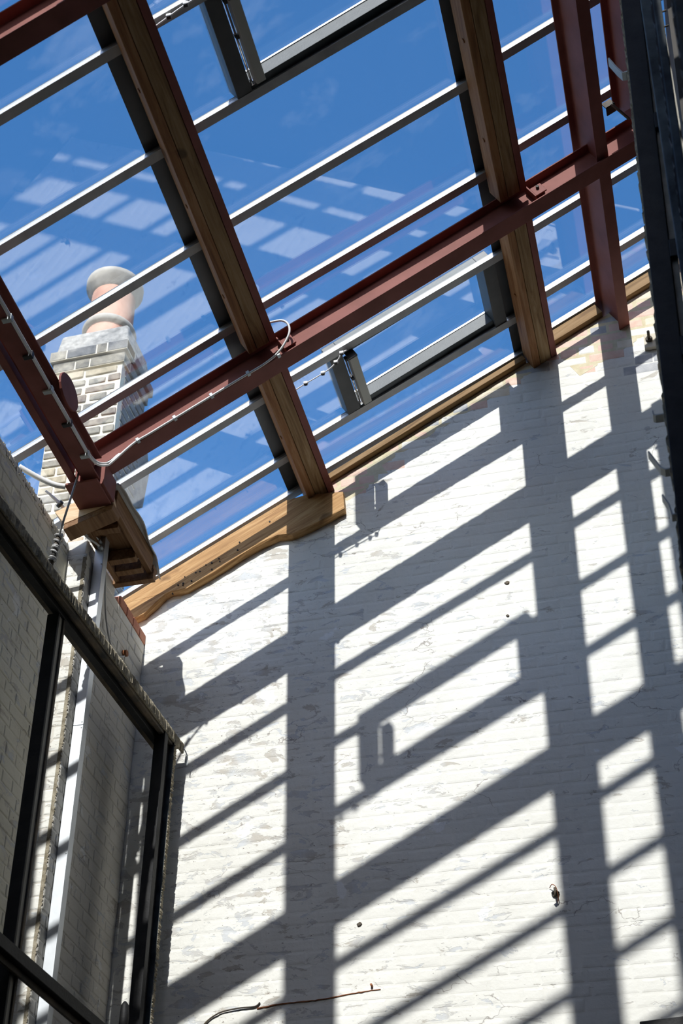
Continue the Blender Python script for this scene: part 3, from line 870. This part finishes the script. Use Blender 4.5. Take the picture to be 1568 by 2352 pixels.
# wire rope
t = empty('wire_rope', (-3.17, -1.32, 6.7), 'steel wire rope with a wrapped knot hanging from the eaves beam', 'rope')
P0, P1 = Vector((-3.00, -1.322, 7.19)), Vector((-3.065, -1.322, 6.78))
MB().tube([P0, P1], 0.0062, 7).build('rope', 'grey_cable', t)
pts = []
for i in range(60):
    a = i / 59
    c = P1 + Vector((-0.02 * a, 0, -0.17 * a))
    pts.append(c + Vector((0.017 * math.cos(a * 44), 0.017 * math.sin(a * 44), 0.01 * math.sin(a * 13))))
MB().tube(pts, 0.0062, 6).build('knot', 'grey_cable', t)
MB().tube([P1, P1 + Vector((-0.022, 0, -0.19))], 0.012, 8).build('core', 'rusty_steel', t)

# ================================================================== old steel frame in front of the left wall
FX = -2.800
t = empty('old_window_frame', (FX, -0.15, 4.0), 'old black steel window frame with broken mortar edges left of the sunlit wall', 'window frame')
MB().box(FX - 0.15, FX - 0.004, -5.2, -0.10, 6.195, 6.245).build('head', 'rusty_steel', t, 0.004)
h = MB().box(FX - 0.10, FX - 0.060, -5.2, -0.14, 6.160, 6.195).build('head_rib', 'black_steel', t, 0.003)
MB().box(FX - 0.040, FX - 0.010, -5.2, -0.14, 6.175, 6.195).build('head_rib', 'rusty_steel', t, 0.003)
ragged((FX - 0.006, -4.5, 6.192), (FX - 0.006, -0.055, 6.192), (0, 0, 1), (1, 0, 0), 0.074, 0.012, 620, 31, 0.12).build('broken_mortar', 'mortar_rough', t)
MB().box(FX - 0.066, FX - 0.002, -0.300, -0.255, 3.5, 6.194).build('jamb', 'black_steel', t, 0.003)
MB().box(FX - 0.060, FX - 0.030, -0.255, -0.175, 3.5, 6.194).build('jamb_web', 'black_steel', t, 0.003)
MB().box(FX - 0.066, FX - 0.002, -0.175, -0.150, 3.5, 6.194).build('jamb_flange', 'blue_steel', t, 0.003)
ragged((FX - 0.012, -0.172, 3.5), (FX - 0.012, -0.172, 6.20), (0, 1, 0), (1, 0, 0), 0.040, 0.013, 460, 33, 0.35).build('broken_mortar', 'mortar_rough', t)
MB().box(FX - 0.128, FX - 0.066, -1.470, -1.452, 3.5, 6.159).build('mullion_flange', 'black_steel', t, 0.003)
MB().box(FX - 0.105, FX - 0.074, -1.452, -1.412, 3.5, 6.159).build('mullion_web', 'bronze_edge', t, 0.002)
MB().box(FX - 0.128, FX - 0.066, -1.412, -1.392, 3.5, 6.159).build('mullion_flange', 'rusty_steel', t, 0.003)
MB().box(FX - 0.075, FX - 0.006, -5.2, -0.301, 4.285, 4.345).build('transom', 'black_steel', t, 0.003)
MB().box(FX - 0.055, FX - 0.040, -5.2, -0.301, 4.255, 4.285).build('transom_rib', 'rusty_steel', t, 0.002)
hd = MB().tube([(FX + 0.012, -1.80, 4.28), (FX + 0.030, -1.815, 4.36), (FX + 0.028, -1.83, 4.46)], [0.020, 0.022, 0.014], 10).build('handle', 'black_steel', t)
hd = MB().tube([(FX + 0.010, -0.50, 4.34), (FX + 0.014, -0.50, 4.44), (FX + 0.012, -0.50, 4.495), (FX + 0.010, -0.50, 4.515)], [0.022, 0.024, 0.020, 0.008], 10).build('handle', 'black_steel', t)
t.rotation_euler.z = math.radians(-2.8)
MB().tube(spline([(FX + 0.012, -0.075, 6.215), (FX + 0.03, -0.06, 6.17), (FX + 0.032, -0.055, 6.11)], 6), 0.003, 6).build('wire_end', 'galv_dull', t)

# ================================================================== tall dark columns on the right
def column(name, x0, x1, y0, y1, z1, lean, mats, label, seed, group):
    t = empty(name, ((x0 + x1) / 2, (y0 + y1) / 2, 0), label, 'column', group)
    def X(x, z): return x + lean * z
    mb = MB()
    mb.hexa([(X(x0, 0), y0, 0), (X(x1, 0), y0, 0), (X(x1, 0), y1, 0), (X(x0, 0), y1, 0), (X(x0, z1), y0, z1), (X(x1, z1), y0, z1), (X(x1, z1), y1, z1), (X(x0, z1), y1, z1)])
    mb.build('shaft', mats[0], t, 0.004)
    return t, X
ZC = 8.93
t, X = column('dark_steel_column', 0.004, 0.090, -2.40, -2.33, ZC, 0.0, ['black_steel'], 'tall black column with broken edge and steel lugs, leftmost of the dark columns', 1, 'dark columns on the right')
ragged((0.008, -2.398, 4.6), (0.008, -2.398, ZC), (-1, 0, 0), (0, 1, 0), 0.016, 0.05, 260, 41, 0.9).build('broken_edge', 'mortar_rough', t)
MB().box(0.0905, 0.118, -2.385, -2.345, 4.4, ZC).build('edge_strip', 'olive_steel', t, 0.003)
for z in (8.35, 7.55, 6.75, 6.2):
    MB().box(0.088, 0.126, -2.41, -2.39, z, z + 0.10).build('patch', 'black_steel', t, 0.003)
def lug(parent, x, y, z, pts, wd=0.042, mat='galv_dull'):
    mb = MB()
    th_ = 0.006
    P = [Vector((x + a, 0, z + c)) for a, c in pts]
    v = []
    for i, p in enumerate(P):
        d = (P[min(i + 1, len(P) - 1)] - P[max(i - 1, 0)]).normalized()
        nrm = Vector((-d.z, 0, d.x))
        for yy in (y, y + wd):
            v.append(p + nrm * th_ / 2 + Vector((0, yy, 0))); v.append(p - nrm * th_ / 2 + Vector((0, yy, 0)))
    f = []
    for i in range(len(P) - 1):
        a, b_ = i * 4, (i + 1) * 4
        f += [(a, b_, b_ + 2, a + 2), (a + 1, a + 3, b_ + 3, b_ + 1), (a, a + 1, b_ + 1, b_), (a + 2, b_ + 2, b_ + 3, a + 3)]
    f += [(0, 2, 3, 1)]; e_ = (len(P) - 1) * 4; f += [(e_, e_ + 1, e_ + 3, e_ + 2)]
    mb.add(v, f)
    return mb.build('steel_lug', mat, parent)
lug(t, 0.01, -2.39, 7.985, [(0, 0.012), (-0.02, 0.004), (-0.034, 0.004), (-0.055, 0.045), (-0.088, 0.125)])
lug(t, 0.01, -2.39, 5.93, [(0, 0), (-0.045, 0.0), (-0.052, 0.005), (-0.054, 0.025)])
lug(t, 0.01, -2.39, 5.655, [(0, 0), (-0.03, 0.0), (-0.045, 0.012), (-0.065, 0.055), (-0.085, 0.10)])
lug(t, 0.01, -2.39, 5.435, [(0, 0), (-0.022, 0.0), (-0.03, 0.05), (-0.05, 0.10)])
t, X = column('dark_steel_column', 0.218, 0.292, -2.84, -2.79, 8.55, -0.0175, ['blue_steel'], 'leaning blue-grey steel bar beside the leftmost dark column', 2, 'dark columns on the right')
for z in (7.72, 7.80, 7.62):
    MB().tube([(X(0.292, z) - 0.004, -2.82, z), (X(0.292, z) + 0.022, -2.82, z + 0.006)], 0.004, 6).build('nail', 'rusty_steel', t)
MB().hexa([(X(0.286, 6.0), -2.795, 6.0), (X(0.300, 6.0), -2.795, 6.0), (X(0.300, 6.0), -2.785, 6.0), (X(0.286, 6.0), -2.785, 6.0), (X(0.286, 8.2), -2.795, 8.2), (X(0.300, 8.2), -2.795, 8.2), (X(0.300, 8.2), -2.785, 8.2), (X(0.286, 8.2), -2.785, 8.2)]).build('edge_strip', 'bronze_edge', t)
t, X = column('dark_steel_column', 0.178, 0.208, -3.24, -3.19, 8.3, -0.0085, ['blue_steel'], 'thin pale blue-grey bar, third of the dark columns from the left', 3, 'dark columns on the right')
ragged((X(0.178, 5.5), -3.23, 5.5), (X(0.178, 8.2), -3.23, 8.2), (-1, 0, 0), (0, 1, 0), 0.010, 0.02, 120, 43, 0.9).build('flaking_edge', 'black_steel', t)
t, X = column('dark_steel_column', 0.186, 0.33, -3.66, -3.56, 8.1, -0.0022, ['rusty_steel'], 'broad brown-black column at the right edge of the picture', 4, 'dark columns on the right')
ragged((X(0.186, 5.3), -3.655, 5.3), (X(0.186, 7.9), -3.655, 7.9), (-1, 0, 0), (0, 1, 0), 0.012, 0.03, 140, 47, 0.9).build('flaking_edge', 'rusty_steel', t)
# thin pale conduit behind the columns
tag(MB().tube(spline([(0.146, -0.30, 9.27), (0.150, -0.30, 9.12), (0.168, -0.28, 8.96), (0.190, -0.25, 8.80), (0.22, -0.2, 8.5)], 6), 0.008, 8).build('pale_conduit', 'felt'), 'thin pale conduit behind the dark column near the roof edge', 'conduit')

# ================================================================== small things on the back wall
t = empty('anchor_plate', (-0.01, -0.02, 8.70), 'cream wall anchor plate with a rusty bolt beside the dark column', 'anchor plate')
MB().box(-0.075, 0.075, -0.028, -0.002, 8.690, 8.800).build('plate', 'felt', t, 0.003)
MB().tube([(-0.045, -0.030, 8.752), (-0.045, -0.095, 8.752)], 0.0085, 8).build('bolt', 'rusty_steel', t)
MB().tube([(-0.045, -0.029, 8.752), (-0.045, -0.042, 8.752)], 0.021, 6).build('nut', 'rusty_steel', t)
t = empty('wall_hook', (-0.77, -0.02, 5.1), 'small rusty hook with torn wire in the sunlit wall', 'hook')
MB().tube(spline([(-0.775, 0.0, 5.150), (-0.772, -0.035, 5.148), (-0.768, -0.05, 5.125), (-0.772, -0.045, 5.10), (-0.780, -0.035, 5.105)], 6), 0.006, 7).build('hook', 'rusty_steel', t)
MB().tube(spline([(-0.80, -0.006, 5.166), (-0.785, -0.03, 5.172), (-0.765, -0.04, 5.150), (-0.757, -0.03, 5.11), (-0.762, -0.012, 5.075)], 6), 0.0022, 5).build('wire', 'rust', t)
MB().lathe([(0.0, 0.0), (0.018, 0.006), (0.021, 0.016), (0.010, 0.028), (0.0, 0.030)], (-0.772, -0.010, 5.118), 10).build('wall_plug', 'black_steel', t)
t = empty('rusty_batten_nail', (-1.71, -0.01, 4.66), 'rusty nail with a long rust streak at the bottom of the wall', 'nail')
MB().tube([(-1.705, 0.0, 4.715), (-1.705, -0.022, 4.716)], 0.006, 8).build('nail', 'rust', t)
r_ = random.Random(3); mb = MB(); v = []; f = []
for i in range(41):
    q = i / 40; x = -2.30 + q * 0.64; z = 4.642 + q * 0.048 + 0.004 * math.sin(q * 9) + r_.uniform(-0.0015, 0.0015)
    h_ = 0.0045 * (1 - 0.6 * q) + r_.uniform(0, 0.0012)
    v += [(x, 0.002, z - h_), (x, -0.0062, z - h_ * 0.6), (x, -0.0062, z + h_ * 0.6), (x, 0.002, z + h_)]
for i in range(40):
    for k in range(3):
        f.append((i * 4 + k, i * 4 + k + 1, (i + 1) * 4 + k + 1, (i + 1) * 4 + k))
mb.add(v, f); mb.build('streak', 'rust', t)
tag(MB().tube(spline([(-2.60, -0.008, 4.50), (-2.575, -0.010, 4.575), (-2.50, -0.010, 4.63), (-2.40, -0.010, 4.648), (-2.31, -0.008, 4.652), (-2.285, -0.008, 4.672)], 6), 0.0042, 7).build('old_wire', 'rusty_steel'), 'dark wire looped on the wall at the bottom left', 'wire')
for x, z, sc, lab in ((-0.9545, 7.103, 1.0, 'dark brown plug hole high on the sunlit wall'), (-0.957, 6.876, 0.6, 'small brown chip below the plug hole on the wall'), (-1.775, 5.06, 1.0, 'dark lump in the long shadow low on the wall')):
    r_ = random.Random(int(x * 1000)); k = 9; mb = MB()
    a = [(0.017 * sc * r_.uniform(0.7, 1.25) * math.cos(i / k * 6.283), 0.014 * sc * r_.uniform(0.7, 1.25) * math.sin(i / k * 6.283)) for i in range(k)]
    mb.prism(a, lambda p, q: (x + p, 0.0, z + q), lambda p, q: (x + p * 0.7, -0.0085, z + q * 0.7))
    tag(mb.build('wall_plug', 'rusty_steel'), lab, 'wall plug', 'plugs in the wall')

tag(MB().hexa([(-0.41, -0.035, 4.33), (0.30, -0.035, 4.37), (0.30, -0.004, 4.37), (-0.41, -0.004, 4.33), (-0.41, -0.035, 4.412), (0.30, -0.035, 4.452), (0.30, -0.004, 4.452), (-0.41, -0.004, 4.412)]).build('dark_rail', 'black_steel', None, 0.004), 'black rail on the wall in the bottom right corner', 'rail')

# ================================================================== chimney beyond the roof
t = empty('chimney', (-3.78, 0.4, 7.0), 'weathered brick chimney with a clay pot behind the glass', 'chimney')
CX0, CX1, CY0, CY1 = -4.03, -3.536, 0.30, 0.72
kx = (CY0 + 7.0) / 7.10
CX0 *= kx; CX1 *= kx
zt = 1.6 + (9.479 - 1.6) * kx + 0.05
SZ = lambda z: 1.6 + (z - 1.6) * kx
MB().box(CX0, CX1, CY0, CY1, 6.6, zt).build('mortar_core', 'mortar_cream', t)
rc = random.Random(17)
z = zt - 0.0815
row = 0
while z > 7.9:
    hdr = row % 2
    x = CX0 + 0.004
    while x < CX1 - 0.02:
        L = (0.118 if hdr else 0.222) * rc.uniform(0.86, 1.08)
        x1 = min(x + L, CX1 - 0.004)
        hgt = 0.062 * rc.uniform(0.86, 1.06)
        y0 = CY0 - 0.007 - rc.uniform(0, 0.006)
        mb = MB().hexa([(x, y0, z + rc.uniform(0, .006)), (x1, y0, z + rc.uniform(0, .006)), (x1, CY0 + 0.05, z), (x, CY0 + 0.05, z), (x, y0, z + hgt), (x1, y0, z + hgt + rc.uniform(-.005, .004)), (x1, CY0 + 0.05, z + hgt), (x, CY0 + 0.05, z + hgt)])
        mb.build('brick', rc.choice(['stock', 'stock', 'stock_warm']), t, 0.006)
        x = x1 + rc.uniform(0.012, 0.03)
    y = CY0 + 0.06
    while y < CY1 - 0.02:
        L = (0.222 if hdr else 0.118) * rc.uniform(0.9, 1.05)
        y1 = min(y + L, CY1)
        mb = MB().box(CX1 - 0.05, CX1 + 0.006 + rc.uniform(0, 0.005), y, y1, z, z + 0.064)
        mb.build('brick', 'stock_dark', t, 0.005)  # whole side takes the dark brick, its shade put into the colour
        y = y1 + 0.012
    z -= 0.0800
    row += 1
# shoulder behind the stack
sh = MB()
sh.prism([(CY1 + 0.001, zt - 0.95), (CY1 + 0.20, zt - 0.80), (CY1 + 0.25, zt - 0.45), (CY1 + 0.14, zt - 0.18), (CY1 + 0.001, zt - 0.02)], lambda y, z: (CX0 + 0.02, y, z), lambda y, z: (CX1 - 0.01, y, z))
sh.build('shoulder', 'stock_dark', t, 0.01)
# corbel courses, cap, pot
def ring(z0, z1, ov, mats, joints):
    xs = [CX0 - ov] + [CX0 + q * (CX1 - CX0) for q in joints] + [CX1 + ov]
    for a, c in zip(xs[:-1], xs[1:]):
        MB().box(a + 0.004, c - 0.004, CY0 - ov, CY0 + 0.10, z0, z1).build('corbel_brick', rc.choice(mats), t, 0.006)
    MB().box(CX0 - ov + 0.01, CX1 + ov, CY0 + 0.101, CY1 + ov, z0, z1).build('corbel_brick', 'stock_dark', t, 0.006)
    MB().box(CX0 - ov + 0.006, CX1 + ov - 0.004, CY0 - ov + 0.004, CY0 + 0.099, z0 - 0.003, z1 - 0.003).build('corbel_mortar', 'mortar_cream', t)
ring(zt, zt + 0.090, 0.022, ['stock', 'stock_dark'], (0.30, 0.52))
ring(zt + 0.096, zt + 0.182, 0.045, ['stock_dark', 'stock'], (0.17, 0.62, 0.78))
cz0, cz1 = zt + 0.185, zt + 0.40
MB().hexa([(CX0 - 0.015, CY0 - 0.02, cz0), (CX1 + 0.03, CY0 - 0.02, cz0), (CX1 + 0.03, CY1 + 0.02, cz0), (CX0 - 0.015, CY1 + 0.02, cz0),
           (CX0 - 0.005, CY0 + 0.02, cz1), (CX1 + 0.0, CY0 + 0.02, cz1), (CX1 + 0.0, CY1 - 0.02, cz1), (CX0 - 0.005, CY1 - 0.02, cz1)]).build('cap', 'concrete', t, 0.02)
pc = ((CX0 + CX1) / 2 + 0.01, (CY0 + CY1) / 2 + 0.01, cz1 - 0.15)
pot = MB().lathe([(0.175, 0.10), (0.170, 0.25), (0.166, 0.30), (0.162, 0.62), (0.160, 0.72)], pc, 32).build('chimney_pot', 'terracotta', t)
MB().lathe([(0.164, 0.27), (0.192, 0.28), (0.200, 0.305), (0.192, 0.33), (0.164, 0.335)], pc, 32).build('pot_band', 'pot_grey', pot)
MB().lathe([(0.160, 0.66), (0.178, 0.68), (0.190, 0.72), (0.212, 0.75), (0.214, 0.79), (0.19, 0.81), (0.15, 0.81), (0.14, 0.6)], pc, 32).build('pot_rim', 'pot_grey', pot)
# small eye bolt on the broken wall top at the left edge
tag(MB().tube([(-3.30 + 0.016 * math.cos(i / 12 * 6.283), -1.93 + 0.0, 7.22 + 0.016 * math.sin(i / 12 * 6.283)) for i in range(13)] + [(-3.30, -1.93, 7.10)], 0.0035, 6).build('eye_bolt', 'black_steel'), 'small dark eye bolt on the broken wall top at the left edge', 'eye bolt')
